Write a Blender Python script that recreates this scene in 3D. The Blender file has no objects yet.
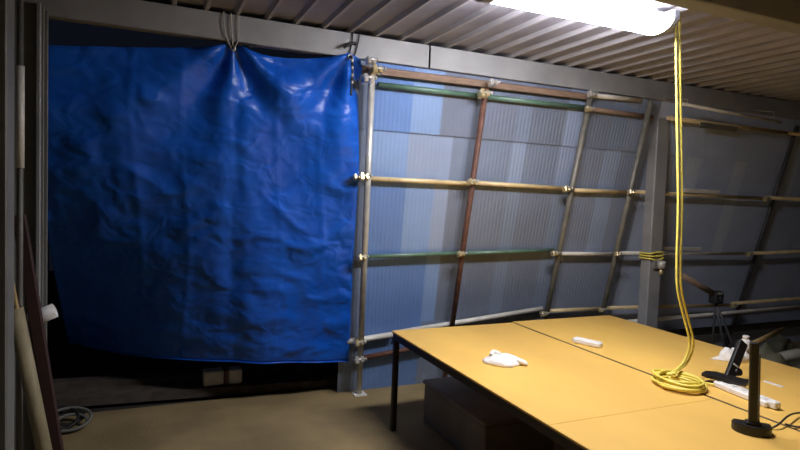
import bpy, math, random
from mathutils import Vector, Matrix, noise
random.seed(7)
S = bpy.context.scene
COL = S.collection

# ------------------------------------------------------------------ camera
F = 571.0                                   # focal length in pixels of the 800x450 frame
EYE = Vector((0, 0, 1.6))
AX = Vector((1300, 18, F)).normalized()     # wall direction seen in camera axes (right, down, forward)
AY = Vector((-250, -40, F)); AY = (AY - AX * AY.dot(AX)).normalized()
AZ = AX.cross(AY)
if AZ.y > 0: AZ = -AZ
RM = Matrix((AX, AY, AZ))                   # camera axes -> room axes
cam = bpy.data.cameras.new('camera'); co = bpy.data.objects.new('camera', cam); COL.objects.link(co)
cam.sensor_width = 36; cam.lens = F / 800 * 36; cam.clip_start = 0.02
cr = RM @ Vector((1, 0, 0)); cu = RM @ Vector((0, -1, 0)); cb = RM @ Vector((0, 0, -1))
co.matrix_world = Matrix(((cr.x, cu.x, cb.x, 0), (cr.y, cu.y, cb.y, 0), (cr.z, cu.z, cb.z, 1.6), (0, 0, 0, 1)))
S.camera = co

# ------------------------------------------------------------------ world, exposure
w = bpy.data.worlds.new('night'); S.world = w; w.use_nodes = True
w.node_tree.nodes['Background'].inputs[0].default_value = (0.35, 0.45, 0.8, 1)
w.node_tree.nodes['Background'].inputs[1].default_value = 0.008
S.view_settings.view_transform = 'Standard'; S.view_settings.look = 'None'
S.view_settings.gamma = 1; S.view_settings.use_curve_mapping = False; S.view_settings.exposure = 0.2
LAMP = 70.0                                 # strength of the lamp diffuser

# ------------------------------------------------------------------ helpers
def ray(x, y): return RM @ Vector((x - 400, y - 225, F))
def hit(x, y, n, d):
    r = ray(x, y); return EYE + r * ((d - n.dot(EYE)) / n.dot(r))
def at_y(x, y, Y): return hit(x, y, Vector((0, 1, 0)), Y)
def at_z(x, y, z): return hit(x, y, Vector((0, 0, 1)), z)
WN = Vector((0, 0.952, 0.305)).normalized(); WD = 4.085     # the leaning sheet wall
PD = Vector((0.1, 0.321, -1)).normalized()                   # direction of its uprights, downwards
def on_wall(x, y, off=0.0): return hit(x, y, WN, WD - off)
def wall_pt(X, z, off=0.0):
    return Vector((X, (WD - off - WN.z * z) / WN.y, z))

def mat(name, col, rough=0.6, metal=0.0, var=0.25, scale=8.0, bump=0.0, bscale=40.0, col2=None, spec=0.5, stretch=(1, 1, 1), detail=6):
    m = bpy.data.materials.new(name); m.use_nodes = True
    nt = m.node_tree; b = nt.nodes['Principled BSDF']
    b.inputs['Roughness'].default_value = rough; b.inputs['Metallic'].default_value = metal
    b.inputs['Specular IOR Level'].default_value = spec
    tc = nt.nodes.new('ShaderNodeTexCoord'); mp = nt.nodes.new('ShaderNodeMapping')
    mp.inputs['Scale'].default_value = stretch
    nt.links.new(tc.outputs['Object'], mp.inputs[0])
    nz = nt.nodes.new('ShaderNodeTexNoise'); nz.inputs['Scale'].default_value = scale; nz.inputs['Detail'].default_value = detail
    nt.links.new(mp.outputs[0], nz.inputs['Vector'])
    rp = nt.nodes.new('ShaderNodeValToRGB')
    c2 = col2 if col2 else tuple(c * (1 - var) for c in col)
    rp.color_ramp.elements[0].position = 0.35; rp.color_ramp.elements[1].position = 0.65
    rp.color_ramp.elements[0].color = (*c2, 1); rp.color_ramp.elements[1].color = (*col, 1)
    nt.links.new(nz.outputs['Fac'], rp.inputs[0]); nt.links.new(rp.outputs[0], b.inputs['Base Color'])
    if bump:
        n2 = nt.nodes.new('ShaderNodeTexNoise'); n2.inputs['Scale'].default_value = bscale; n2.inputs['Detail'].default_value = 5
        nt.links.new(mp.outputs[0], n2.inputs['Vector'])
        bp = nt.nodes.new('ShaderNodeBump'); bp.inputs['Strength'].default_value = bump; bp.inputs['Distance'].default_value = 0.01
        nt.links.new(n2.outputs['Fac'], bp.inputs['Height']); nt.links.new(bp.outputs[0], b.inputs['Normal'])
    return m

class MB:
    def __init__(s): s.v = []; s.f = []; s.sm = []
    def add(s, vs, fs, smooth=False):
        o = len(s.v); s.v += [tuple(v) for v in vs]; s.f += [tuple(i + o for i in f) for f in fs]; s.sm += [smooth] * len(fs); return s
    def box(s, a, b, bev=0.0, M=None):
        x0, y0, z0 = [min(p, q) for p, q in zip(a, b)]; x1, y1, z1 = [max(p, q) for p, q in zip(a, b)]
        if bev <= 0:
            vs = [(x, y, z) for z in (z0, z1) for y in (y0, y1) for x in (x0, x1)]
            fs = [(0, 2, 3, 1), (4, 5, 7, 6), (0, 1, 5, 4), (2, 6, 7, 3), (0, 4, 6, 2), (1, 3, 7, 5)]
        else:                                   # chamfered edges
            e = min(bev, .45 * min(x1 - x0, y1 - y0, z1 - z0)); vs = []; idx = {}
            for i, X in enumerate((x0, x1)):
                for j, Y in enumerate((y0, y1)):
                    for k, Z in enumerate((z0, z1)):
                        sx, sy, sz = (1 if i == 0 else -1), (1 if j == 0 else -1), (1 if k == 0 else -1)
                        for a_, p in enumerate(((X, Y + sy * e, Z + sz * e), (X + sx * e, Y, Z + sz * e), (X + sx * e, Y + sy * e, Z))):
                            idx[(i, j, k, a_)] = len(vs); vs.append(p)
            fs = []
            for i in (0, 1):
                fs.append([idx[(i, j, k, 0)] for j, k in ((0, 0), (1, 0), (1, 1), (0, 1))])
                fs.append([idx[(j, i, k, 1)] for j, k in ((0, 0), (1, 0), (1, 1), (0, 1))])
                fs.append([idx[(j, k, i, 2)] for j, k in ((0, 0), (1, 0), (1, 1), (0, 1))])
            for i in (0, 1):
                for j in (0, 1):
                    fs.append([idx[(i, j, 0, 0)], idx[(i, j, 1, 0)], idx[(i, j, 1, 1)], idx[(i, j, 0, 1)]])
                    fs.append([idx[(i, 0, j, 0)], idx[(i, 1, j, 0)], idx[(i, 1, j, 2)], idx[(i, 0, j, 2)]])
                    fs.append([idx[(0, i, j, 1)], idx[(1, i, j, 1)], idx[(1, i, j, 2)], idx[(0, i, j, 2)]])
                    for k in (0, 1): fs.append([idx[(i, j, k, a_)] for a_ in (0, 1, 2)])
        if M: vs = [M @ Vector(v) for v in vs]
        return s.add(vs, fs)
    def tube(s, pts, r, n=10, closed=False, cap=True):
        pts = [Vector(p) for p in pts]; N = len(pts); rs = r if isinstance(r, (list, tuple)) else [r] * N
        vs = []; up = None
        for i, p in enumerate(pts):
            if closed: t = pts[(i + 1) % N] - pts[i - 1]
            else: t = pts[min(i + 1, N - 1)] - pts[max(i - 1, 0)]
            t.normalize()
            if up is None: up = Vector((0, 0, 1)) if abs(t.z) < .9 else Vector((1, 0, 0))
            a = t.cross(up)
            if a.length < 1e-4: a = t.orthogonal()
            a.normalize(); b = a.cross(t).normalized(); up = b
            for k in range(n):
                q = 2 * math.pi * k / n; vs.append(p + (a * math.cos(q) + b * math.sin(q)) * rs[i])
        fs = []
        for i in range(N if closed else N - 1):
            j = (i + 1) % N
            for k in range(n):
                l = (k + 1) % n; fs.append((i * n + k, i * n + l, j * n + l, j * n + k))
        s.add(vs, fs, True)
        if cap and not closed:
            o = len(s.v) - len(vs)
            s.f += [tuple(range(o + n - 1, o - 1, -1)), tuple(range(o + (N - 1) * n, o + N * n))]; s.sm += [False, False]
        return s
    def pipe(s, a, b, ro, ri, n=14):              # open hollow pipe
        a = Vector(a); b = Vector(b); t = (b - a).normalized()
        u = t.orthogonal().normalized(); v = t.cross(u); vs = []
        for p, r in ((a, ro), (b, ro), (b, ri), (a, ri)):
            for k in range(n):
                q = 2 * math.pi * k / n; vs.append(p + (u * math.cos(q) + v * math.sin(q)) * r)
        fs = [(i * n + k, i * n + (k + 1) % n, ((i + 1) % 4) * n + (k + 1) % n, ((i + 1) % 4) * n + k) for i in range(4) for k in range(n)]
        return s.add(vs, fs, True)
    def prism(s, poly, z0, z1, M=None):
        n = len(poly); vs = [(x, y, z0) for x, y in poly] + [(x, y, z1) for x, y in poly]
        fs = [tuple(range(n - 1, -1, -1)), tuple(range(n, 2 * n))] + [(i, (i + 1) % n, n + (i + 1) % n, n + i) for i in range(n)]
        if M: vs = [M @ Vector(v) for v in vs]
        return s.add(vs, fs)
    def build(s, name, m, parent=None):
        me = bpy.data.meshes.new(name); me.from_pydata(s.v, [], s.f); me.update()
        me.polygons.foreach_set('use_smooth', s.sm)
        me.materials.append(m)
        o = bpy.data.objects.new(name, me); COL.objects.link(o)
        if parent is not None: o.parent = parent; o.matrix_parent_inverse = Matrix.Translation(-BASE.get(parent.name, Vector((0, 0, 0))))
        return o
BASE = {}
def tag(o, label, cat, group=None):
    o['label'] = label; o['category'] = cat
    if group: o['group'] = group
    return o
def thing(name, label, cat, loc, group=None):
    o = bpy.data.objects.new(name, None); COL.objects.link(o); o.location = loc; o.empty_display_size = .05
    BASE[o.name] = Vector(loc); return tag(o, label, cat, group)
def struct(o): o['kind'] = 'structure'; BASE[o.name] = Vector((0, 0, 0)); return o
def thing_mesh(mb, name, m, label, cat, group=None):
    o = mb.build(name, m); BASE[o.name] = Vector((0, 0, 0)); return tag(o, label, cat, group)
def spline(pts, n=8, closed=False):
    P = [Vector(p) for p in pts]; out = []; N = len(P)
    for i in range(N if closed else N - 1):
        g = (lambda k: P[k % N]) if closed else (lambda k: P[max(0, min(N - 1, k))])
        a, b, c, d = g(i - 1), g(i), g(i + 1), g(i + 2)
        for k in range(n):
            t = k / n
            out.append(.5 * ((2 * b) + (c - a) * t + (2 * a - 5 * b + 4 * c - d) * t * t + (3 * b - a - 3 * c + d) * t ** 3))
    if not closed: out.append(P[-1])
    return out
def rotM(c, ax, ang): return Matrix.Translation(Vector(c)) @ Matrix.Rotation(ang, 4, ax)

# ------------------------------------------------------------------ materials
M = {}
M['concrete'] = mat('concrete', (.36, .265, .12), .85, 0, .35, 2.2, .25, 60)
M['soil'] = mat('soil', (.05, .042, .035), .95, 0, .5, 5, .6, 30)
M['deck'] = mat('deck', (.36, .35, .41), .6, .0, .25, 3, .08, 20)
M['rib'] = mat('rib', (.46, .44, .46), .5, .0, .2, 4)
M['beam'] = mat('beam', (.36, .36, .36), .55, .1, .2, 4, .05, 30)
M['column'] = mat('column', (.33, .33, .33), .5, .1, .2, 5, .05, 30)
M['darkcol'] = mat('darkcol', (.22, .22, .2), .6, .1, .25, 4, .05, 30)
M['leftwall'] = mat('leftwall', (.10, .10, .095), .8, 0, .3, 3)
M['kerb'] = mat('kerb', (.11, .09, .07), .9, 0, .4, 12, .5, 40)
M['ply'] = mat('ply', (.86, .53, .12), .5, 0, .12, 1.1, .03, 50, col2=(.70, .42, .10), stretch=(1.2, .7, 1), spec=.35)
M['plyedge'] = mat('plyedge', (.30, .19, .08), .7, 0, .3, 30)
M['frame'] = mat('frame', (.05, .04, .035), .5, .3, .2, 8)
M['gold'] = mat('gold', (.86, .66, .34), .4, .0, .25, 9, .0, 30, spec=.7)
M['cream'] = mat('cream', (.90, .86, .76), .4, .0, .2, 9, spec=.6)
M['green'] = mat('green', (.13, .24, .17), .35, 0, .3, 14, spec=.7)
M['rust'] = mat('rust', (.17, .075, .05), .6, .1, .4, 18)
M['woodrail'] = mat('woodrail', (.30, .20, .14), .65, 0, .3, 15, stretch=(1, 6, 6))
M['steel'] = mat('steel', (.60, .58, .52), .35, .3, .25, 12)
M['silver'] = mat('silver', (.75, .74, .70), .3, .6, .15, 12)
M['olive'] = mat('olive', (.24, .23, .19), .45, .2, .3, 12)
M['darkpipe'] = mat('darkpipe', (.10, .10, .11), .5, .2, .3, 12)
M['clampgold'] = mat('clampgold', (.80, .66, .36), .3, .6, .3, 40)
M['yellow'] = mat('yellow', (.88, .74, .13), .4, 0, .1, 20, spec=.6)
M['black'] = mat('black', (.010, .009, .009), .45, 0, .3, 20, spec=.5)
M['rubber'] = mat('rubber', (.02, .02, .02), .6, 0, .3, 20)
M['white'] = mat('white', (.82, .80, .76), .5, 0, .08, 20)
M['cloth'] = mat('cloth', (.85, .82, .76), .9, 0, .1, 25, .3, 90)
M['twine'] = mat('twine', (.55, .52, .45), .9, 0, .3, 60)
M['capgrey'] = mat('capgrey', (.38, .40, .45), .5, .0, .1, 10)
M['boxgrey'] = mat('boxgrey', (.30, .26, .20), .7, 0, .2, 6)
M['bag'] = mat('bag', (.13, .13, .085), .45, 0, .4, 6, .5, 25)
M['block'] = mat('block', (.85, .83, .75), .8, 0, .25, 15)
M['bamboo'] = mat('bamboo', (.42, .35, .20), .6, 0, .3, 8, stretch=(4, 4, 1))
M['redplank'] = mat('redplank', (.06, .025, .022), .7, 0, .3, 10)
M['hose'] = mat('hose', (.5, .48, .4), .5, 0, .2, 10)
M['stick'] = mat('stick', (.55, .38, .15), .6, 0, .2, 20)
M['brass'] = mat('brass', (.7, .6, .4), .3, .8, .2, 30)

lm = bpy.data.materials.new('lamp_glow'); lm.use_nodes = True; nt = lm.node_tree
b = nt.nodes['Principled BSDF']; b.inputs['Base Color'].default_value = (.9, .9, .9, 1)
b.inputs['Emission Color'].default_value = (.95, .94, 1.0, 1); b.inputs['Emission Strength'].default_value = LAMP
M['glow'] = lm

def tarp_mat():
    m = mat('tarp_blue', (.006, .12, .64), .36, 0, .2, 5, 0, 10, col2=(.005, .098, .56), spec=.5)
    nt = m.node_tree; b = nt.nodes['Principled BSDF']
    tc = nt.nodes.new('ShaderNodeTexCoord'); last = None
    for sc, dist, typ, off in ((2.0, .10, 'RIDGED_MULTIFRACTAL', 0), (4.5, .07, 'RIDGED_MULTIFRACTAL', 5), (9.0, .04, 'FBM', 9)):
        mp = nt.nodes.new('ShaderNodeMapping'); mp.inputs['Location'].default_value = (off, off, off); mp.inputs['Scale'].default_value = (.8, .3, 1.1)
        n1 = nt.nodes.new('ShaderNodeTexNoise'); n1.noise_type = typ; n1.inputs['Scale'].default_value = sc; n1.inputs['Detail'].default_value = 1.5
        n1.inputs['Distortion'].default_value = .6
        nt.links.new(tc.outputs['Object'], mp.inputs[0]); nt.links.new(mp.outputs[0], n1.inputs['Vector'])
        bp = nt.nodes.new('ShaderNodeBump'); bp.inputs['Strength'].default_value = .5; bp.inputs['Distance'].default_value = dist
        nt.links.new(n1.outputs['Fac'], bp.inputs['Height'])
        if last: nt.links.new(last.outputs[0], bp.inputs['Normal'])
        last = bp
    nt.links.new(last.outputs[0], b.inputs['Normal'])
    return m
M['tarp'] = tarp_mat()

def sheet_mat(name, col, alpha_tr=.08):
    m = mat(name, col, .42, 0, .12, 3, 0, 10, spec=.4)
    nt = m.node_tree; b = nt.nodes['Principled BSDF']; out = nt.nodes['Material Output']
    tr = nt.nodes.new('ShaderNodeBsdfTranslucent'); tr.inputs[0].default_value = (*col, 1)
    mx = nt.nodes.new('ShaderNodeMixShader'); mx.inputs[0].default_value = alpha_tr
    nt.links.new(b.outputs[0], mx.inputs[1]); nt.links.new(tr.outputs[0], mx.inputs[2]); nt.links.new(mx.outputs[0], out.inputs[0])
    return m

# ------------------------------------------------------------------ floor and ground
XL, XR = -0.72, 8.6
mb = MB(); mb.box((XL - .1, -3, -.1), (XR + .5, 4.42, 0)); struct(mb.build('floor', M['concrete']))
mb = MB(); mb.box((-6, 4.42, -.16), (14, 12, -.03)); struct(mb.build('ground', M['soil']))

# ------------------------------------------------------------------ ceiling deck with ribs
CZ = 2.626
mb = MB(); mb.box((XL - .2, -3, CZ), (XR + .5, 3.62, CZ + .02)); ceil = struct(mb.build('ceiling', M['deck']))
pitch = .172; x0 = .283
rib_me = None
k0 = int((XL - x0) / pitch) - 1
for k in range(k0, int((XR - x0) / pitch) + 1):
    X = x0 + k * pitch
    if rib_me is None:
        mb = MB(); poly = [(-.018, 0), (-.009, -.026), (.009, -.026), (.018, 0)]
        vs = [(x, -3, z) for x, z in poly] + [(x, 3.6, z) for x, z in poly]
        mb.add(vs, [(0, 1, 2, 3), (7, 6, 5, 4), (0, 4, 5, 1), (1, 5, 6, 2), (2, 6, 7, 3), (3, 7, 4, 0)])
        o = mb.build('ceiling_rib', M['rib'], ceil); rib_me = o.data
    else:
        o = bpy.data.objects.new('ceiling_rib', rib_me); COL.objects.link(o); o.parent = ceil
    o.location = (X, 0, CZ)

# ------------------------------------------------------------------ beams
def channel(x0, x1, Y, z0, z1, d=.07, t=.012):      # C channel, web towards the camera
    mb = MB(); mb.box((x0, Y, z0), (x1, Y + t, z1), .003); mb.box((x0, Y + t, z0), (x1, Y + d, z0 + t)); mb.box((x0, Y + t, z1 - t), (x1, Y + d, z1)); return mb
BY = 3.47
thing_mesh(channel(XL - .1, 1.692, BY, 2.448, 2.598), 'roof_beam', M['beam'], 'grey steel roof beam running above the blue tarp', 'beam')
thing_mesh(channel(1.704, XR + .3, BY, 2.448, 2.598), 'roof_beam', M['beam'], 'grey steel roof beam running above the corrugated sheet wall', 'beam')
mb = channel(1.0, XR, 1.80, 2.485, 2.598, .1); thing_mesh(mb, 'roof_beam', M['column'], 'dark grey steel beam the ceiling lamp hangs under', 'beam')

# ------------------------------------------------------------------ left wall and columns
mb = MB(); mb.box((XL - .1, -3, 0), (XL, 3.7, CZ)); struct(mb.build('wall_left', M['leftwall']))
col = thing('steel_column', 'dark grey steel column at the left end of the tarp, under the roof beam', 'column', (-.52, 3.33, 0))
mb = MB(); mb.box((-.60, 3.26, 0), (-.475, 3.273, 2.448), .003); mb.box((-.60, 3.377, 0), (-.475, 3.39, 2.448), .003); mb.box((-.545, 3.273, 0), (-.53, 3.377, 2.448)); mb.build('flange_post', M['darkcol'], col)
mb = MB(); mb.box((-.505, 3.235, 0), (-.485, 3.26, 2.448), .004); mb.build('guide_rail', M['column'], col)
mb = MB(); mb.box((-.62, 3.24, 0), (-.455, 3.41, .012)); mb.build('base_plate', M['darkcol'], col)
col = thing('steel_column', 'broad dark grey steel column with leaning poles standing behind it', 'column', (-.55, 2.42, 0))
mb = MB(); mb.box((-.66, 2.36, .012), (-.452, 2.48, CZ - .056), .006); mb.build('post', M['darkcol'], col)
mb = MB(); mb.box((-.70, 2.33, 0), (-.43, 2.51, .012)); mb.build('base_plate', M['darkcol'], col)
p1, p2 = at_y(20, 66, 2.9), at_y(17, 168, 2.9)
cd = thing('conduit_pipe', 'pale conduit pipe standing between the two dark steel columns', 'pipe', (p1.x, 2.9, 0))
mb = MB(); mb.pipe((p1.x, 2.9, p2.z), (p1.x, 2.9, p1.z), .017, .013); mb.build('sleeve', M['cream'], cd)
mb = MB(); mb.tube([(p1.x, 2.9, 0), (p1.x, 2.9, CZ - .06)], .0125, 10); mb.build('conduit', M['darkcol'], cd)

mb = MB(); mb.box((XR, -3, 0), (XR + .1, 4.5, CZ)); struct(mb.build('wall_right', M['leftwall']))

# ------------------------------------------------------------------ kerb below the tarp, block on it
ka, kb = Vector((-.9, 4.60, 0)), Vector((1.62, 4.40, 0))
d = (kb - ka).normalized(); nrm = Vector((-d.y, d.x, 0))
mb = MB(); q = [ka, kb, kb + nrm * .34, ka + nrm * .34]
mb.prism([(p.x, p.y) for p in q], 0, .065); k = mb.build('trim_1', M['kerb']); struct(k)
mb = MB(); q = [ka + nrm * .2 , kb + nrm * .2, kb + nrm * .34, ka + nrm * .34]
mb.prism([(p.x, p.y) for p in q], .065, .11); mb.build('kerb_step', M['kerb'], k)
mb = MB(); mb.box((XL - .1, 3.62, 0), (XL, 5.2, 2.6)); struct(mb.build('wall_left', M['leftwall']))
a, b2 = at_y(204, 386, 4.50), at_y(243, 372, 4.50)
blk = thing('concrete_block', 'pale concrete block with a dark strap on the kerb below the blue tarp', 'block', ((a.x + b2.x) / 2, 4.56, .065))
xw = b2.x - a.x
mb = MB(); mb.box((a.x, 4.53, .066), (a.x + xw * .52, 4.64, .066 + .115), .01); mb.box((a.x + xw * .64, 4.53, .066), (b2.x, 4.64, .066 + .115), .01); mb.box((a.x + xw * .5, 4.55, .066), (a.x + xw * .66, 4.62, .066 + .10)); mb.build('block_body', M['block'], blk)
mb = MB(); mb.box((a.x + xw * .53, 4.527, .066), (a.x + xw * .63, 4.643, .066 + .118), .004); mb.build('strap', M['rust'], blk)

# ------------------------------------------------------------------ blue tarp
def tarp():
    nu, nv = 110, 96; vs = []; fs = []
    xa, xb = -.62, 1.215
    t1, t2 = .43, 1.13
    for j in range(nv + 1):
        v = j / nv
        for i in range(nu + 1):
            u = i / nu; X = xa + (xb - xa) * u
            # top edge hangs from the two ties and sags to the left
            if X < t1: top = 2.435 - .14 * ((t1 - X) / 1.05) ** .8
            elif X < t2: s = (X - t1) / (t2 - t1); top = 2.435 + .03 * s - .045 * math.sin(math.pi * s)
            else: top = 2.465 - .25 * (X - t2)
            bot = .31 + .05 * max(0, (.5 - X)) ** 1.5 + .03 * math.sin(X * 3.1)
            z = top + (bot - top) * v
            y = (WD - .05 - WN.z * z) / WN.y                    # lies back like the wall
            # made-up billow: lower left turned away from the lamp so it falls dark
            ll = max(0, min(1, (.62 - X) / 1.2)) ** 1.3 * max(0, (v - .15) / .85) ** 1.2
            y += .95 * ll
            x = X + .1 * (2.45 - z) * (.25 + .75 * max(0, min(1, (X + .2) / 1.2)))
            dsp = 0
            for (tx, amp) in ((t1, .055), (t2, .045)):          # folds radiating from the ties
                dx, dz = X - tx, 2.46 - z
                r = math.hypot(dx, dz) + 1e-4; ang = math.atan2(dx, dz)
                dsp += amp * math.cos(ang * 7 + .4 * math.sin(3 * r)) * math.exp(-r * 1.25) * min(1, r * 6)
            dsp += -.035 * math.exp(-((X - t1) / .05) ** 2) * (1 - v * .7)
            # packing creases on a square grid
            for c in (-.1, .16, .43, .70, .97): dsp += .005 * math.exp(-((X - c + .02 * math.sin(z * 4)) / .014) ** 2)
            for c in (.62, .92, 1.22, 1.5, 1.8, 2.1): dsp += .008 * math.exp(-((z - c + .02 * math.sin(X * 3)) / .016) ** 2) * (.4 + .6 * noise.noise((X * 3, c * 7, 0)))
            # a long diagonal wrinkle at the lower right
            dsp += .016 * math.exp(-(((X - .55) + (z - 1.62) * 1.0) / .025) ** 2) * max(0, 1 - abs(X - .78) / .26)
            dsp += .030 * noise.noise((X * 2.2, z * 1.5, 3)) + .012 * noise.noise((X * 6, z * 4, 9)) + .004 * noise.noise((X * 16, z * 12, 1))
            # horizontal drag folds near the hem
            dsp += .014 * math.sin((z + .15 * X) * 26) * math.exp(-((z - .55) / .25) ** 2) * max(0, noise.noise((X * 2, z * 2, 5)) + .4)
            vs.append((x, y - dsp, z))
    for j in range(nv):
        for i in range(nu):
            a = j * (nu + 1) + i; fs.append((a, a + nu + 1, a + nu + 2, a + 1))
    mb = MB(); mb.add(vs, fs, True)
    o = thing_mesh(mb, 'tarpaulin', M['tarp'], 'large crinkled blue tarpaulin hung as a curtain below the roof beam', 'tarpaulin')
    so = o.modifiers.new('thick', 'SOLIDIFY'); so.thickness = .003
    def P(i, j): return Vector(vs[j * (nu + 1) + i])
    hem = MB(); hem.tube([P(i, nv) + Vector((0, -.003, 0)) for i in range(nu + 1)], .006, 6); hem.build('hem', M['tarp'], o)
    for X in (t1, t2):
        i = round((X - xa) / (xb - xa) * nu); c = P(i, 1) + Vector((0, -.008, 0))
        e = MB(); e.tube([c + Vector((math.cos(q) * .014, 0, math.sin(q) * .014)) for q in [2 * math.pi * k / 12 for k in range(12)]], .004, 6, True); e.build('eyelet', M['brass'], o)
    return P(round((t1 - xa) / (xb - xa) * nu), 1), P(round((t2 - xa) / (xb - xa) * nu), 1)
e1, e2 = tarp()

# ties
def tie(eye, name, m, label, r, loops, skew):
    t = thing(name, label, 'tie', eye)
    for k in range(loops):
        dx = (k - (loops - 1) / 2) * .035
        pts = [(eye.x + dx * .2, eye.y - .012, eye.z), (eye.x + dx + skew, BY - .012, 2.47), (eye.x + dx * 1.2 + skew * 2, BY - .010, 2.59), (eye.x + dx + skew, BY + .03, 2.601), (eye.x + dx, BY + .085, 2.56), (eye.x + dx, BY + .085, 2.46), (eye.x + dx * .3, eye.y + .012, eye.z + .01)]
        mb = MB(); mb.tube(spline(pts, 5), r, 6); mb.build('loop', m, t)
    return t
t = tie(e1, 'twine_tie', M['twine'], 'pale frayed twine tied round the roof beam, holding the tarp in the middle', .0035, 3, -.01)
mb = MB(); mb.tube(spline([e1 + Vector((0, -.02, .03)), e1 + Vector((.03, -.03, .015)), e1 + Vector((.06, -.03, .03)), e1 + Vector((.10, -.025, .018)), e1 + Vector((.13, -.02, .03))], 5), .004, 6); mb.build('loose_end', M['rubber'], t)
mb = MB(); mb.tube(spline([e1 + Vector((-.01, -.015, .02)), e1 + Vector((.02, -.02, .07)), e1 + Vector((.03, -.02, .10)), e1 + Vector((-.01, -.02, .05)), e1 + Vector((0, -.02, .0))], 4), .006, 6); mb.build('knot', M['rubber'], t)
t = tie(e2, 'strap_tie', M['rubber'], 'black cord tied round the roof beam near the tarp corner, its end hanging down', .004, 2, .02)
mb = MB(); mb.tube(spline([e2 + Vector((-.05, -.02, .05)), e2 + Vector((-.02, -.03, .07)), e2 + Vector((.01, -.03, .08)), e2 + Vector((.03, -.03, .075))], 5), .011, 6); mb.build('knot', M['rubber'], t)
mb = MB(); mb.tube(spline([e2 + Vector((0, -.03, .0)), e2 + Vector((.004, -.05, -.08)), e2 + Vector((.0, -.055, -.17)), e2 + Vector((-.004, -.06, -.245))], 5), .007, 6); mb.build('hanging_end', M['rubber'], t)
for k in range(4):
    c = e2 + Vector((.002, -.045 - .004 * k, -.02 - k * .045)); mb = MB(); mb.tube([c, c + Vector((0, 0, -.02))], .0085, 8); mb.build('ring', M['silver'], t)

# ------------------------------------------------------------------ the leaning wall of corrugated sheets
wb = bpy.data.objects.new('wall_back', None); COL.objects.link(wb); wb['kind'] = 'structure'; BASE['wall_back'] = Vector((0, 0, 0))
SM = {}
def smat(c):
    k = tuple(round(v, 3) for v in c)
    if k not in SM: SM[k] = sheet_mat('sheet_%d' % len(SM), k)
    return SM[k]
def sheet(Xt0, Xt1, z1, z0, off, m, wave=.032, amp=.0011):
    # corrugated strip between two heights; Xt is the X at the top line z = 2.45, the strip leans with the uprights
    n = max(2, int((Xt1 - Xt0) / wave)) * 6; top = []; bot = []
    for i in range(n + 1):
        X = Xt0 + (Xt1 - Xt0) * i / n; a = amp * math.sin(2 * math.pi * X / wave)
        for lst, z in ((top, z1), (bot, z0)):
            p = wall_pt(X + .1 * (2.45 - z), z, off + a); lst.append(p)
    vs = top + bot; mb = MB(); mb.add(vs, [(i, n + 1 + i, n + 2 + i, i + 1) for i in range(n)], True)
    o = mb.build('corrugated_sheet', m, wb)
    return o
def xt(px, py=150):
    p = on_wall(px, py); return p.x - .1 * (2.45 - p.z)
# strip borders, in the photograph's columns along the line y = 150, with the tint of each strip for the rows
TB = (.19, .33, .68); LB = (.31, .46, .76); PA = (.38, .47, .66); GB = (.27, .33, .45); GR = (.24, .28, .37); LIFT = (.58, .66, .86); ST = (.72, .80, .95); MD = (.31, .36, .48)  # right-hand sheet tints lifted pale to make up for weak lamp light there
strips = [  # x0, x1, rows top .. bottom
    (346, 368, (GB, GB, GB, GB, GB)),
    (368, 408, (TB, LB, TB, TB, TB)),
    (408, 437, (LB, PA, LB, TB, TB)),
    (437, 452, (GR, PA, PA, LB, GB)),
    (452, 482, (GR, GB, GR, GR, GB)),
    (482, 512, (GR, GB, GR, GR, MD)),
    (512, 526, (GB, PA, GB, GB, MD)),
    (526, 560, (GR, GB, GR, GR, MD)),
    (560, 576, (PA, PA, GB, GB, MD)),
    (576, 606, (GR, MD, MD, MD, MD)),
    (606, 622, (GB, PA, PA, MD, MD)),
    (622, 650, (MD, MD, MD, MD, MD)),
    (650, 690, (LIFT, LIFT, LIFT, LIFT, LIFT)),
    (690, 706, (LIFT, ST, LIFT, LIFT, LIFT)),
    (706, 740, (LIFT, LIFT, LIFT, LIFT, LIFT)),
    (740, 752, (LIFT, ST, ST, LIFT, LIFT)),
    (752, 792, (LIFT, LIFT, LIFT, LIFT, LIFT)),
    (792, 806, (ST, ST, LIFT, LIFT, LIFT)),
    (806, 850, (LIFT, LIFT, LIFT, LIFT, LIFT)),
    (850, 862, (LIFT, ST, LIFT, LIFT, LIFT)),
    (862, 915, (LIFT, LIFT, LIFT, LIFT, LIFT)),
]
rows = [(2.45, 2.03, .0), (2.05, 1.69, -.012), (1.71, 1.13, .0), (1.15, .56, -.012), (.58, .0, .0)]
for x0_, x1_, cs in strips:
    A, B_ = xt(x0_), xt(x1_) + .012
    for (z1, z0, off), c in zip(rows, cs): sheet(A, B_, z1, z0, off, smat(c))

# ------------------------------------------------------------------ scaffold uprights and rails
RO, PO, BO = .036, .082, -.0          # inward offsets: rails, uprights
def upright(name, top, bot, r, m, label, group=None, off=PO, to_floor=True):
    a = on_wall(*top, off); b_ = on_wall(*bot, off)
    dd = (b_ - a)
    if to_floor: b_ = a + dd * ((a.z - .01) / -dd.z)
    t = thing(name, label, 'pipe', (b_.x, b_.y, 0), group)
    mb = MB(); mb.pipe(b_, a, r, r - .004, 14); mb.build('tube', m, t)
    if to_floor:
        mb = MB(); mb.box((b_.x - .05, b_.y - .05, 0), (b_.x + .05, b_.y + .05, .008)); fp = mb.build('foot_plate', M['block'], t); mb = MB(); mb.tube([(b_.x, b_.y, .008), (b_.x, b_.y, .04)], r * .8, 10); mb.build('spigot', M['steel'], fp)
    return a, b_
U = {}
U[1] = upright('scaffold_upright', (372, 70), (359.5, 380), .023, M['steel'], 'pale steel scaffold upright beside the tarp edge', None)
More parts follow.
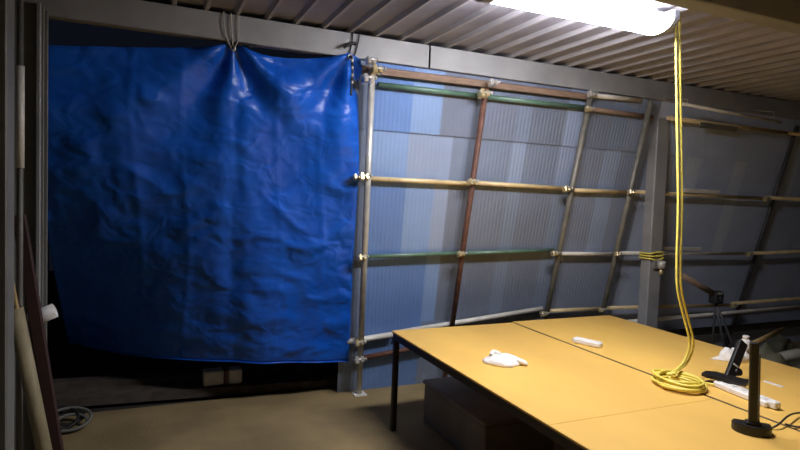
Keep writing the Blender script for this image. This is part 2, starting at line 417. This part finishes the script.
U[2] = upright('scaffold_upright', (486, 88), (453, 320), .021, M['rust'], 'rusty red-brown scaffold upright reaching down behind the table corner', None)
U[3] = upright('scaffold_upright', (591, 93), (547, 312), .022, M['olive'], 'dull olive grey scaffold upright next to where the green rail ends', None)
U[4] = upright('scaffold_upright', (651, 100), (603, 310), .022, M['olive'], 'dull grey scaffold upright partly hidden behind the square grey column', None, off=.118)
U[5] = upright('scaffold_upright', (797, 126), (737, 312), .018, M['darkpipe'], 'dark scaffold upright with a clamped tripod arm standing near its foot', None, off=.034)
def rail(name, a, b_, r, m, label, off=RO, square=False, endcaps=False):
    A, B_ = on_wall(*a, off), on_wall(*b_, off)
    if square:
        dd = (B_ - A); L = dd.length; X = dd.normalized(); Yv = WN; Zv = X.cross(Yv).normalized(); Yv = Zv.cross(X)
        MM = Matrix(((X.x, Yv.x, Zv.x, A.x), (X.y, Yv.y, Zv.y, A.y), (X.z, Yv.z, Zv.z, A.z), (0, 0, 0, 1)))
        mb = MB(); mb.box((0, -r, -r), (L, r, r), .004, MM)
    else:
        mb = MB(); mb.pipe(A, B_, r, r * .8, 14) if not endcaps else mb.tube([A, B_], r, 14)
    return thing_mesh(mb, name, m, label, 'rail')
rail('wooden_rail', (361, 68.5), (591, 97), .022, M['woodrail'], 'brown top rail just under the roof beam, above the green rail', .034, True)
rail('scaffold_rail', (378, 84.5), (484, 96.5), .018, M['green'], 'green painted rail below the brown top rail, from pale upright to rusty upright')
rail('scaffold_rail', (487, 97), (588, 108), .018, M['green'], 'green painted rail below the brown top rail, from rusty upright to olive upright')
rail('scaffold_rail', (589, 95), (640, 100), .018, M['cream'], 'short cream pole at the top between olive upright and square column', .034)
rail('scaffold_rail', (592, 109), (652, 117), .018, M['woodrail'], 'short brown rail at the top between olive upright and square column')
rail('scaffold_rail', (668, 118), (786, 133), .018, M['gold'], 'light wooden top rail right of the square column with a flat plate below', .073)
rail('scaffold_rail', (789, 133), (900, 146), .018, M['gold'], 'light wooden top rail beyond the dark upright', .073)
rail('scaffold_rail', (368, 178.5), (468, 183.5), .017, M['gold'], 'yellow second rail from pale upright to rusty upright')
rail('scaffold_rail', (470, 182.5), (566, 188.5), .017, M['gold'], 'yellow second rail from rusty upright to olive upright')
rail('scaffold_rail', (569, 190), (627, 192), .017, M['gold'], 'short yellow second rail between olive upright and the upright behind the column')
rail('scaffold_rail', (630, 191.5), (764, 198.5), .017, M['gold'], 'long yellow second rail passing behind the square column and hanging cord', .073)
rail('scaffold_rail', (766, 197.5), (900, 204), .017, M['gold'], 'yellow second rail beyond the dark upright', .073)
rail('scaffold_rail', (360, 257), (459, 253), .016, M['green'], 'green and pale third rail from pale upright to rusty upright')
rail('scaffold_rail', (461, 253.5), (554, 250), .016, M['green'], 'green and pale third rail from rusty upright to olive upright')
rail('scaffold_rail', (557, 253.5), (617, 254), .017, M['cream'], 'short cream third rail between olive upright and the upright behind the column')
rail('scaffold_rail', (619, 253), (752, 253.5), .017, M['cream'], 'long cream third rail behind the square column and hanging cord', .073)
rail('scaffold_rail', (748, 253.5), (890, 248), .017, M['gold'], 'yellow third rail beyond the dark upright', .073)
rail('scaffold_rail', (347, 341.5), (392, 334.5), .022, M['cream'], 'thick white lowest rail stub crossing the pale upright', .034, endcaps=True)
rail('scaffold_rail', (394, 333), (542, 308.5), .020, M['cream'], 'thick white lowest rail sloping up behind the table far edge', .036, endcaps=True)
rail('scaffold_rail', (548, 311), (601, 308.5), .018, M['gold'], 'short tan lowest rail behind the table, ending at the upright by the column')
rail('scaffold_rail', (603, 308), (730, 305), .018, M['gold'], 'long tan lowest rail passing behind the square column foot', .073)
rail('scaffold_rail', (732, 303.5), (880, 292.5), .018, M['gold'], 'yellow lowest rail beyond the dark upright', .073)
rail('scaffold_rail', (357, 359), (440, 343), .020, M['rust'], 'dark red lowest pipe clamped to the pale upright, running under the table', .036)
rail('scaffold_rail', (575, 326.5), (880, 299.2), .018, M['cream'], 'long thin grey pipe along the foot of the sheet wall', .16)
A, B_ = on_wall(678, 103, .25), on_wall(781, 122.5, .25)
tt = thing('hanging_tube', 'thin shiny white tube hung just under the roof beam right of the cord', 'tube', A)
mb = MB(); mb.tube([A, B_], .013, 12); mb.build('tube', M['cream'], tt)
for f in (.08, .92):
    c = A.lerp(B_, f); mb = MB(); mb.tube([(c.x, c.y, c.z), (c.x, c.y, 2.43), (c.x, BY - .003, 2.47)], .004, 6); mb.build('hanger', M['steel'], tt)
# flat slats lying against the rails
def slat(a, b_, h, m, label, off):
    A, B_ = on_wall(*a, off), on_wall(*b_, off); X = (B_ - A).normalized(); Zv = X.cross(WN).normalized(); Yv = Zv.cross(X)
    MM = Matrix(((X.x, Yv.x, Zv.x, A.x), (X.y, Yv.y, Zv.y, A.y), (X.z, Yv.z, Zv.z, A.z), (0, 0, 0, 1)))
    mb = MB(); mb.box((0, -.006, -h), (((B_ - A).length), .006, h), .002, MM)
    thing_mesh(mb, 'flat_slat', m, label, 'slat')
slat((700, 124.5), (737, 129.5), .022, M['olive'], 'grey flat plate hanging under the top rail', .1)
slat((684, 190.5), (719, 192), .016, M['cream'], 'short white slat resting on the second rail', .1)
slat((664, 248.5), (701, 249), .014, M['cream'], 'short white slat resting on the cream third rail', .1)
slat((620, 338), (880, 316.3), .045, M['darkpipe'], 'long dark board along the foot of the sheet wall below the thin pipe', .062)

# clamps where uprights and rails cross
def clamp(px, py, m, label, off=.1, s=1.0, two=True):
    c = on_wall(px, py, off); t = thing('scaffold_clamp', label, 'clamp', c)
    MM = Matrix.Translation(c) @ Matrix.Rotation(math.radians(-17.8), 4, 'X')
    mb = MB(); mb.box((-.034 * s, -.026 * s, -.026 * s), (-.004 * s, .03 * s, .026 * s), .006, MM); mb.build('jaw', m, t)
    mb = MB(); mb.box((.006 * s, -.022 * s, -.018 * s), (.034 * s, .03 * s, .022 * s), .006, MM); mb.build('jaw', m, t)
    mb = MB(); mb.tube([MM @ Vector((-.045 * s, -.018 * s, .004)), MM @ Vector((.05 * s, -.018 * s, .004))], .007 * s, 8); mb.tube([MM @ Vector((.038 * s, -.018 * s, .004)), MM @ Vector((.05 * s, -.018 * s, .004))], .012 * s, 6); mb.build('bolt', M['silver'], t)
for (x, y, m, lab, s) in [
    (371, 61, 'silver', 'silver clamp above the brown top rail at the pale upright', .9),
    (377, 70, 'clampgold', 'brass clamp gripping the brown top rail at the pale upright', 1.05),
    (368, 79, 'silver', 'silver clamp below the brown top rail, on top of the pale upright', 1.05),
    (493, 83, 'silver', 'silver clamp on the brown top rail near the rusty upright', .9),
    (484, 94, 'clampgold', 'bright clamp between green rail and rusty upright', 1.1),
    (592, 94, 'silver', 'pale clamp at the top of the olive upright', .9),
    (589, 109, 'clampgold', 'dull clamp at the end of the green rail on the olive upright', .8),
    (364, 177, 'clampgold', 'brass clamp of the second rail on the pale upright', 1.0),
    (357, 177, 'clampgold', 'small brass clamp beside the pale upright next to the tarp, at the second rail', .75),
    (472, 182, 'clampgold', 'brass clamp of the second rail on the rusty upright', .9),
    (567, 189, 'clampgold', 'brass clamp of the second rail on the olive upright', .9),
    (631, 192, 'clampgold', 'dull clamp of the second rail on the upright behind the column', .75),
    (767, 199, 'clampgold', 'brass clamp of the second rail on the dark upright', .85),
    (362, 257.5, 'clampgold', 'pale clamp of the green third rail on the pale upright', .9),
    (461, 254, 'clampgold', 'dull clamp of the green third rail on the rusty upright', .85),
    (555, 253.5, 'clampgold', 'dull clamp of the third rail on the olive upright', .85),
    (618, 254, 'clampgold', 'dull clamp of the cream third rail on the upright behind the column', .75),
    (750, 254.5, 'clampgold', 'brass clamp of the third rail on the dark upright', .85),
    (359, 343, 'clampgold', 'brass clamp of the white lowest rail on the pale upright', 1.0),
    (359, 360, 'silver', 'bright clamp of the dark red pipe on the pale upright', 1.1),
    (544, 314, 'clampgold', 'dull clamp at the foot of the olive upright behind the table', .9),
    (602, 310, 'clampgold', 'dull clamp of the tan lowest rail on the upright behind the column', .75),
    (734, 306, 'clampgold', 'brass clamp of the lowest rail on the dark upright', .85)]:
    clamp(x, y, M[m], lab, .118 if x < 600 else .155 if x < 700 else .105, s)

# ------------------------------------------------------------------ square column with its cable wrap and fitting
cx0, cx1, cy0, cy1 = 3.875, 4.015, 3.545, 3.645
col = thing('steel_column', 'square grey steel column behind the table with yellow cable wound round it', 'column', ((cx0 + cx1) / 2, (cy0 + cy1) / 2, 0))
mb = MB(); mb.box((cx0, cy0, .012), (cx1, cy1, CZ - .06), .008); mb.build('post', M['column'], col)
mb = MB(); mb.box((cx0 - .06, cy0 - .06, 0), (cx1 + .06, cy1 + .06, .012)); mb.build('base_plate', M['column'], col)
zc = at_y(655, 256, cy0).z
wrap = thing('cable_wrap', 'yellow cable wound several times round the square grey column', 'cable', ((cx0 + cx1) / 2, cy0, zc))
for k in range(3):
    z = zc - .022 + k * .022; g = .008
    pts = [(cx0 - g, cy0 - g, z), ((cx0 + cx1) / 2, cy0 - g - .003, z + .012 * (k - 1)), (cx1 + g, cy0 - g, z + .008), (cx1 + g, cy1 + g, z), (cx0 - g, cy1 + g, z)]
    mb = MB(); mb.tube(spline(pts, 4, True), .007, 8, True); mb.build('turn', M['yellow'], wrap)
c = at_y(661, 266, cy0 - .05)
soc = thing('pipe_fitting', 'small silver socket fitting fixed to the square column below the yellow cable', 'fitting', (c.x, cy0, c.z))
mb = MB(); mb.box((c.x - .05, cy0 - .022, c.z - .03), (c.x + .03, cy0 - .001, c.z + .05), .004); mb.build('bracket', M['darkcol'], soc)
mb = MB(); mb.tube([(c.x, cy0 - .055, c.z + .045), (c.x, cy0 - .055, c.z - .02)], .034, 12); mb.build('socket', M['steel'], soc)
mb = MB(); mb.tube([(c.x, cy0 - .055, c.z - .02), (c.x, cy0 - .055, c.z - .075)], .018, 10); mb.build('nozzle', M['clampgold'], soc)

# ------------------------------------------------------------------ work table
TZ = .68
tb = thing('work_table', 'large yellow plywood work table on a dark metal frame', 'table', (2.48, 1.9, 0))
TX0, TX1, TXM, TY0, TY1, TJ = 1.508, 3.45, 2.492, .25, 3.50, 1.842
def board(x0, x1, y0, y1, seed):
    mb = MB(); rg = random.Random(seed); mb.box((x0, y0, TZ - .012), (x1, y1, TZ), .002); return mb.build('board', M['ply'], tb)
board(TX0, TXM - .012, TJ + .0006, TY1, 1); board(TX0, TXM - .012, TY0, TJ - .0006, 2)
board(TXM + .012, TX1, 1.35, TY1 + .03, 3); board(TXM + .012, TX1, TY0, 1.349, 4)
mb = MB(); mb.box((TXM - .0115, TY0, TZ - .012), (TXM + .0115, TY1, TZ - .004)); mb.build('gap_shade_strip', M['frame'], tb)  # dark strip added to stand in for shade in the gap between boards
for (x0, x1) in ((TX0, TXM - .006), (TXM + .006, TX1)):
    mb = MB(); mb.box((x0 + .006, TY0 + .01, TZ - .058), (x0 + .036, TY1 - .01, TZ - .0122), .003); mb.build('side_rail', M['frame'], tb)
    mb = MB(); mb.box((x1 - .036, TY0 + .01, TZ - .058), (x1 - .006, TY1 - .01, TZ - .0122), .003); mb.build('side_rail', M['frame'], tb)
    for y in (TY0 + .02, 1.8, TY1 - .05):
        mb = MB(); mb.box((x0 + .036, y, TZ - .058), (x1 - .036, y + .03, TZ - .0122)); mb.build('cross_rail', M['frame'], tb)
for x in (TX0 + .006, TXM - .05, TX1 - .045):
    for y in (TY0 + .02, TY1 - .048):
        mb = MB(); mb.box((x, y, 0), (x + .035, y + .035, TZ - .058), .003); mb.build('leg', M['frame'], tb)

# things on the table
def crumple(name, c, rx, ry, h, ang, m, label, cat, seed, sharp=1.0):
    nu, nv = 28, 12; vs = []; fs = []
    for j in range(nv + 1):
        ph = j / nv * math.pi * .5
        for i in range(nu):
            th = 2 * math.pi * i / nu
            rr = math.cos(ph); z = math.sin(ph) ** .8
            k = 1 + .30 * noise.noise((math.cos(th) * 1.3 * sharp, math.sin(th) * 1.3 * sharp, seed)) + .10 * noise.noise((math.cos(th) * 4, math.sin(th) * 4 + z, seed + 3))
            hh = h * (.75 + .6 * noise.noise((math.cos(th) * rr * 1.6, math.sin(th) * rr * 1.6, seed + 7)) + .18 * noise.noise((math.cos(th) * rr * 6, math.sin(th) * rr * 6, seed)))
            X, Y = rx * rr * k * math.cos(th), ry * rr * k * math.sin(th)
            vs.append((c[0] + X * math.cos(ang) - Y * math.sin(ang), c[1] + X * math.sin(ang) + Y * math.cos(ang), c[2] + max(0, z * hh)))
    for j in range(nv):
        for i in range(nu):
            fs.append((j * nu + i, j * nu + (i + 1) % nu, (j + 1) * nu + (i + 1) % nu, (j + 1) * nu + i))
    fs.append(tuple(range(nu - 1, -1, -1))); fs.append(tuple(range(nv * nu, nv * nu + nu)))
    mb = MB(); mb.add(vs, fs, True); return mb
c = at_z(502, 363, TZ)
g = thing('work_glove', 'crumpled white cloth glove lying on the plywood table', 'glove', (c.x, c.y, TZ))
mb = crumple('g', (c.x, c.y, TZ + .001),   .115, .085, .055, -.55, M['cloth'], '', '', 3.3); mb.build('palm', M['cloth'], g)
for k, (ax, ay, bx, by) in enumerate([(.05, -.02, .115, -.055), (.05, -.005, .12, -.03), (.045, .012, .105, .005)]):
    ca, sa = math.cos(-.3), math.sin(-.3); f = lambda u, v, z: (c.x + u * ca - v * sa, c.y + u * sa + v * ca, TZ + z)
    mb = MB(); mb.tube(spline([f(ax, ay, .022), f((ax + bx) / 2, (ay + by) / 2, .024), f(bx, by, .013), f(bx + .008, by, .012)], 4), [.012] * 8 + [.0115] * 4 + [.006], 8); mb.build('finger', M['cloth'], g)
mb = MB(); mb.tube(spline([(c.x + .0, c.y + .02, TZ + .045), (c.x - .03, c.y + .045, TZ + .055), (c.x - .055, c.y + .03, TZ + .04)], 5), .012, 8); mb.build('thumb', M['cloth'], g)

a, b_ = at_z(574, 342, TZ), at_z(601, 348, TZ)
ang = math.atan2(b_.y - a.y, b_.x - a.x); L = (b_ - a).length; cc = (a + b_) / 2
ad = thing('power_adapter', 'small white plastic power adapter on the table seam', 'adapter', (cc.x, cc.y, TZ))
MM = rotM((cc.x, cc.y, TZ + .0005), 'Z', ang)
mb = MB(); mb.box((-L / 2, -.03, 0), (L / 2, .03, .034), .008, MM); mb.build('case', M['white'], ad)
mb = MB(); mb.tube([MM @ Vector((-L / 2 - .012, y, .014)) for y in (-.012,)] + [MM @ Vector((-L / 2 + .004, -.012, .014))], .004, 6); mb.tube([MM @ Vector((-L / 2 - .012, .012, .014)), MM @ Vector((-L / 2 + .004, .012, .014))], .004, 6); mb.build('prong', M['silver'], ad)
mb = MB(); mb.box((-L * .3, -.018, .034), (L * .3, .018, .0355), .0005, MM); mb.build('top_panel', M['cream'], ad)

# yellow cord: coil and the doubled strand hanging from the lamp
cc = at_z(679, 387, TZ)
cord = thing('extension_cord', 'yellow extension cord coiled on the table and hanging doubled from the ceiling lamp', 'cord', (cc.x, cc.y, TZ))
rg = random.Random(4)
for k in range(8):
    rx = .100 + rg.uniform(-.022, .022); ry = .115 + rg.uniform(-.02, .02); ox, oy = rg.uniform(-.02, .02), rg.uniform(-.02, .02); z = TZ + .007 + (k // 2) * .011
    ph = rg.uniform(0, 6); pts = [(cc.x + ox + rx * math.cos(q + ph), cc.y + oy + ry * math.sin(q + ph), z + .004 * math.sin(q * 2 + k) + .004) for q in [2 * math.pi * i / 10 for i in range(10)]]
    mb = MB(); mb.tube(spline(pts, 4, True), .0062, 8, True); mb.build('coil_turn', M['yellow'], cord)
top = at_y(678, 12, 2.05)
kn = cc + Vector((.0, .05, .06))
for s in (-1, 1):
    o_ = .0085 * s
    pts = [at_y(x + 1.9 * s, y, yy) for x, y, yy in ((677.5, 12, 2.27), (678.5, 100, 2.24), (680, 200, 2.18), (678.5, 262, 2.14), (679.5, 290, 2.12), (686, 318, 2.11), (691, 338, 2.10), (690.5, 350, 2.10), (684, 364, 2.10))] + [kn + Vector((o_, 0, -.01)), kn + Vector((o_ * 3, -.02, -.035))]
    mb = MB(); mb.tube(spline(pts, 8), .0062, 8); mb.build('strand', M['yellow'], cord)
mb = MB(); mb.tube(spline([kn + Vector((-.02, 0, -.01)), kn + Vector((0, -.02, .0)), kn + Vector((.02, 0, -.005)), kn + Vector((0, .02, -.012))], 5, True), .007, 8, True); mb.build('knot', M['yellow'], cord)
mb = MB(); e0 = cc + Vector((.10, -.04, .012)); mb.tube(spline([e0, e0 + Vector((.05, .02, 0)), at_z(716, 385, TZ + .012), at_z(728, 387, TZ + .02)], 6), .006, 8); mb.build('tail', M['yellow'], cord)

# black stand with a half-round foot
c = at_z(753, 434, TZ)
right = Vector((cr.x, cr.y, 0)).normalized(); fw = Vector((-right.y, right.x, 0))
st = thing('black_stand', 'tall black upright stand with a half-round foot on the table', 'stand', (c.x, c.y, TZ))
MS = Matrix(((right.x, fw.x, 0, c.x), (right.y, fw.y, 0, c.y), (0, 0, 1, TZ), (0, 0, 0, 1))) @ Matrix.Rotation(-.35, 4, 'Z')
MT = MS @ Matrix.Rotation(-.045, 4, 'Y')
poly = [(.072 * math.cos(q), .065 * math.sin(q) + .03) for q in [math.pi + math.pi * i / 16 for i in range(17)]]
poly += [(.07, .05), (-.07, .05)]
mb = MB(); mb.prism(poly, .0005, .030, MS); mb.prism([(x * .93, y * .93) for x, y in poly], .030, .037, MS); mb.build('foot', M['black'], st)
mb = MB(); mb.box((-.016, -.004, .034), (.016, .018, .375), .004, MT); mb.build('post', M['black'], st)
mb = MB(); mb.box((.019, .002, .034), (.023, .014, .33), .001, MT); mb.build('side_strip', M['darkpipe'], st)
mb = MB(); mb.box((-.028, -.010, .037), (.028, .030, .05), .004, MS); mb.build('collar', M['black'], st)
# second black stand with a flat foot and a tilted arm
a, b_, cft = at_z(703, 381, TZ), at_z(748, 392, TZ), at_z(733, 384, TZ)
c = (a + b_) / 2; st = thing('black_stand', 'low black stand with a flat angled foot plate and a tilted arm', 'stand', (c.x, c.y, TZ + .04))
ang = math.atan2(b_.y - a.y, b_.x - a.x); L = (b_ - a).length; MS = rotM((c.x, c.y, TZ), 'Z', ang)
poly = [(-L * .5, -.03), (-L * .35, -.05), (L * .5, -.045), (L * .5, .045), (-L * .3, .06), (-L * .5, .03)]
mb = MB(); mb.prism(poly, .0345, .050, MS); mb.build('foot', M['black'], st)
pa, pb = at_y(732, 377, 1.99), at_y(743, 342, 2.03); pa.z = max(pa.z, TZ + .072)
X = (pb - pa).normalized(); Yv = fw; Zv = X.cross(Yv).normalized(); Yv = Zv.cross(X)
MA = Matrix(((X.x, Yv.x, Zv.x, pa.x), (X.y, Yv.y, Zv.y, pa.y), (X.z, Yv.z, Zv.z, pa.z), (0, 0, 0, 1)))
mb = MB(); mb.box((-.08, -.012, -.028), ((pb - pa).length, .012, .028), .005, MA); mb.build('arm', M['black'], st)
mb = MB(); mb.box((.015, -.016, -.016), (.025, -.012, .016), .001, MA); mb.build('hinge_badge', M['steel'], st)
mb = MB(); mb.tube([MA @ Vector((0, -.02, -.028)), MA @ Vector((0, .02, -.028))], .02, 12); mb.build('hinge', M['black'], st)

# white power strip behind the stand, white cap
a, b_ = at_z(718, 386, TZ), at_z(772, 408, TZ); ang = math.atan2(b_.y - a.y, b_.x - a.x); L = (b_ - a).length; c = (a + b_) / 2
ps = thing('power_strip', 'white power strip lying along the table seam behind the black stands', 'power strip', (c.x, c.y, TZ))
MM = rotM((c.x, c.y, TZ + .0005), 'Z', ang)
mb = MB(); mb.box((-L / 2, -.036, 0), (L / 2, .036, .030), .006, MM); mb.build('case', M['white'], ps)
for k in range(5):
    x = -L * .4 + k * L * .19; mb = MB(); mb.box((x - .014, -.016, .030), (x + .014, .016, .033), .001, MM); so_ = mb.build('socket', M['cream'], ps)
    for yy in (-.006, .006): mb = MB(); mb.box((x - .005, yy - .001, .0331), (x + .005, yy + .001, .0335), 0, MM); mb.build('slot', M['rubber'], so_)
mb = MB(); mb.box((L / 2 - .004, -.018, .004), (L / 2 + .03, .018, .036), .004, MM); mb.build('plug', M['white'], ps)
c = at_z(731, 360, TZ)
cap = thing('cotton_cap', 'pointed white cloth cap lying behind the tilted black stand', 'cap', (c.x, c.y, TZ))
mb = crumple('', (c.x + .02, c.y, TZ + .001), .085, .07, .085, -.4, M['cloth'], '', '', 8.1, .8); mb.build('crown', M['cloth'], cap)
mb = MB(); ca = (-right * .13); mb.add([(c.x + ca.x, c.y + ca.y, TZ + .003), (c.x - .03 * right.x, c.y - .03 * right.y - .06, TZ + .003), (c.x - .02, c.y, TZ + .05), (c.x + .02, c.y + .07, TZ + .004)], [(0, 1, 2), (0, 2, 3), (0, 3, 1), (1, 3, 2)]); mb.build('peak', M['cloth'], cap)
c = at_z(745, 352, TZ)
jar = thing('white_bottle', 'small white bottle standing between the two black stands', 'bottle', (c.x, c.y, TZ))
mb = MB(); mb.tube([(c.x, c.y, TZ + .0005), (c.x, c.y, TZ + .004), (c.x, c.y, TZ + .07), (c.x, c.y, TZ + .085)], [.026, .03, .03, .018], 14); mb.build('body', M['white'], jar)
mb = MB(); mb.tube([(c.x, c.y, TZ + .085), (c.x, c.y, TZ + .105)], .019, 12); mb.build('lid', M['cream'], jar)
pts = [at_z(772, 428, TZ + .006), at_z(779, 424, TZ + .02), at_z(788, 416, TZ + .03), at_z(797, 413, TZ + .02), at_z(810, 414, TZ + .006), at_z(822, 424, TZ + .006), at_z(800, 427, TZ + .006), at_z(785, 424, TZ + .006)]
mb = MB(); mb.tube(spline(pts, 6), .004, 8); thing_mesh(mb, 'black_cable', M['rubber'], 'thin black cable looping beside the half-round stand foot', 'cable')
pts = [at_z(764, 381, TZ + .002), at_z(783, 387, TZ + .002)]
mb = MB(); dd = (pts[1] - pts[0]).normalized(); nn = Vector((-dd.y, dd.x, 0)) * .012
mb.prism([((p + q).x, (p + q).y) for p, q in ((pts[0], -nn), (pts[1], -nn), (pts[1], nn), (pts[0], nn))], TZ + .0005, TZ + .003); thing_mesh(mb, 'paper_strip', M['white'], 'narrow strip of white paper on the table behind the power strip', 'paper')

# ------------------------------------------------------------------ box under the table
bx = thing('storage_box', 'long low dark grey box standing under the table', 'box', (2.1, 3.2, 0))
mb = MB(); mb.box((1.80, 2.76, .0), (2.32, 3.56, .27), .01); mb.build('body', M['boxgrey'], bx)
mb = MB(); mb.box((1.79, 2.75, .27), (2.33, 3.57, .295), .006); mb.build('lid', M['boxgrey'], bx)

# ------------------------------------------------------------------ tripod arm and clutter right of the table
BYY = 3.45
A, B_ = at_y(683, 276, BYY), at_y(716, 295, BYY)
tp = thing('boom_stand', 'brown boom arm on a thin black stand clamped beyond the table', 'stand', (B_.x, BYY, 0))
mb = MB(); mb.tube([A, B_], .026, 12); mb.build('arm', M['woodrail'], tp)
mb = MB(); mb.box((B_.x - .05, BYY - .04, B_.z - .075), (B_.x + .06, BYY + .04, B_.z + .035), .012); mb.tube([(B_.x - .02, BYY - .07, B_.z - .03), (B_.x + .09, BYY + .05, B_.z - .0)], .018, 8); mb.build('clamp_head', M['rubber'], tp)
mb = MB(); mb.box((B_.x - .03, BYY - .045, B_.z + .01), (B_.x + .03, BYY - .0401, B_.z + .03), .001); mb.build('badge', M['silver'], tp)
for dx, dy in ((.30, .02), (.40, -.08), (.34, .26)):
    mb = MB(); mb.tube([(B_.x, BYY, B_.z - .06), (B_.x + dx, BYY + dy, .008)], .010, 8); mb.build('leg', M['darkpipe'], tp)

def heap(x, y, rx, ry, h, m, name, label, cat, seed, z=0):
    mb = crumple('', (x, y, z), rx, ry, h, 0, m, '', '', seed, 1.2); return thing_mesh(mb, name, m, label, cat)
heap(4.45, 2.8, .48, .36, .50, M['bag'], 'plastic_sack', 'dark green-black plastic sack heaped beside the table right edge', 'sack', 2.2)
heap(5.55, 3.35, .55, .32, .40, M['bag'], 'plastic_sack', 'low black plastic sack at the foot of the sheet wall', 'sack', 5.1)
a, b_ = at_y(757, 342, 2.9), at_y(783, 329, 3.3)
mb = MB(); mb.tube([a - (b_ - a) * .5, b_], [.022, .020], 8); thing_mesh(mb, 'wooden_stick', M['stick'], 'light wooden stick poking out of the dark sacks', 'stick')
pts = [at_z(772, 362, .32), at_z(784, 357, .36), at_z(800, 354, .38), at_z(822, 353, .36), at_z(850, 358, .3)]
mb = MB(); mb.tube(spline(pts, 8), .045, 10); thing_mesh(mb, 'grey_hose', M['hose'], 'thick grey hose curving over the sacks by the table edge', 'hose')
heap(5.62, 2.55, .42, .42, .34, M['hose'], 'cloth_sheet', 'grey dust sheet lying in a heap under the hose', 'sheet', 9.4)

# ------------------------------------------------------------------ things leaning on the left
YL = 2.85
a, b_ = at_y(15, 308, YL), at_y(44, 450, YL); dd = b_ - a; ft = a + dd * ((a.z - .03) / -dd.z)
mb = MB(); mb.pipe(ft, a, .031, .026, 16); thing_mesh(mb, 'cardboard_tube', M['bamboo'], 'thick tan tube leaning against the broad left column', 'tube')
ta = (ft - a).normalized(); s1 = a + ta * .5; s0 = a - ta * .16 + Vector((.008, 0, 0))
mb = MB(); mb.tube([s1, s0], .009, 8); thing_mesh(mb, 'bamboo_stick', M['stick'], 'thin pale stick poking out of the tan tube', 'stick')
a, b_ = at_y(19, 215, YL + .13), at_y(57, 450, YL + .13); dd = b_ - a; ft = a + dd * ((a.z - .01) / -dd.z)
X = (ft - a).normalized(); Yv = Vector((0, 1, 0)); Zv = X.cross(Yv).normalized()
MP = Matrix(((X.x, Yv.x, Zv.x, a.x), (X.y, Yv.y, Zv.y, a.y), (X.z, Yv.z, Zv.z, a.z), (0, 0, 0, 1)))
mb = MB(); mb.box((0, -.02, -.025), ((ft - a).length, .02, .025), .004, MP); thing_mesh(mb, 'wooden_post', M['redplank'], 'dark reddish wooden post leaning behind the tan tube', 'post')
c = at_y(49, 313, 3.20); mb = MB()
cup = thing('plastic_cup', 'white plastic cup hooked on the column beside the tarp', 'cup', c)
mb.pipe((c.x - .075, 3.20, c.z - .03), (c.x + .025, 3.20, c.z + .012), .036, .033, 16); mb.build('wall', M['white'], cup)
mb = MB(); mb.tube([(c.x - .078, 3.20, c.z - .031), (c.x - .07, 3.20, c.z - .028)], .036, 16); mb.build('base', M['white'], cup)
mb = MB(); mb.box((c.x - .05, 3.215, c.z - .02), (c.x - .03, 3.262, c.z), .002); mb.build('hook', M['steel'], cup)
a, b_ = at_y(11, 345, 2.75), at_y(11, 402, 2.75); mb = MB(); mb.tube([(a.x, 2.75, 0), (a.x, 2.75, a.z)], .011, 10); thing_mesh(mb, 'plastic_pipe', M['cream'], 'thin white plastic pipe standing behind the broad left column', 'pipe')
c = at_z(63, 425, .02); cl = thing('cable_coil', 'loose coil of grey cable on the floor near the column foot', 'cable', (c.x, c.y, 0))
rg = random.Random(9)
for k in range(5):
    r1 = .12 + rg.uniform(-.03, .03); tz = rg.uniform(.2, .9); pts = []
    ox, oy = rg.uniform(-.04, .06), rg.uniform(-.05, .05)
    for i in range(10):
        q = 2 * math.pi * i / 10; pts.append((c.x + ox + r1 * math.cos(q), c.y + oy + r1 * .7 * math.sin(q), .012 + (1 + math.sin(q)) * r1 * tz * .6 + .005 * k))
    mb = MB(); mb.tube(spline(pts, 4, True), .010, 8, True); mb.build('loop', M['darkcol'] if k % 2 else M['rubber'], cl)

# ------------------------------------------------------------------ ceiling lamp
LY = 2.27
lp = thing('ceiling_lamp', 'long bright white ceiling lamp with a grey end cap, yellow cord at its end', 'lamp', (2.02, LY, 2.47))
LX0, LX1 = 1.42, 2.43
prof = [(.105 * math.cos(q), -.062 * math.sin(q)) for q in [math.pi * i / 14 for i in range(15)]]
vs = [(x, LY + y, 2.555 + z) for x in (LX0, LX1) for y, z in prof]; n = len(prof)
mb = MB(); mb.add(vs, [(i, i + 1, n + i + 1, n + i) for i in range(n - 1)] + [(n - 1, 0, n, 2 * n - 1), tuple(range(n)), tuple(range(2 * n - 1, n - 1, -1))], False)
mb.build('diffuser', M['glow'], lp)
for (xa, xb) in ((LX0 - .05, LX0), (LX1, LX1 + .035)):
    p2 = [(y * 1.06, z * 1.06) for y, z in prof] + [(-.11, .035), (.11, .035)]
    vs = [(x, LY + y, 2.555 + z) for x in (xa, xb) for y, z in p2]; n = len(p2)
    mb = MB(); mb.add(vs, [(i, (i + 1) % n, n + (i + 1) % n, n + i) for i in range(n)] + [tuple(range(n - 1, -1, -1)), tuple(range(n, 2 * n))]); mb.build('end_cap', M['capgrey'], lp)
mb = MB(); mb.box((LX0, LY - .05, 2.5553), (LX1, LY + .05, 2.592), .005); mb.build('housing', M['capgrey'], lp)
for x in (1.75, 2.3):
    mb = MB(); mb.tube([(x, LY, 2.592), (x, LY, 2.60)], .008, 8); mb.build('hanger', M['steel'], lp)
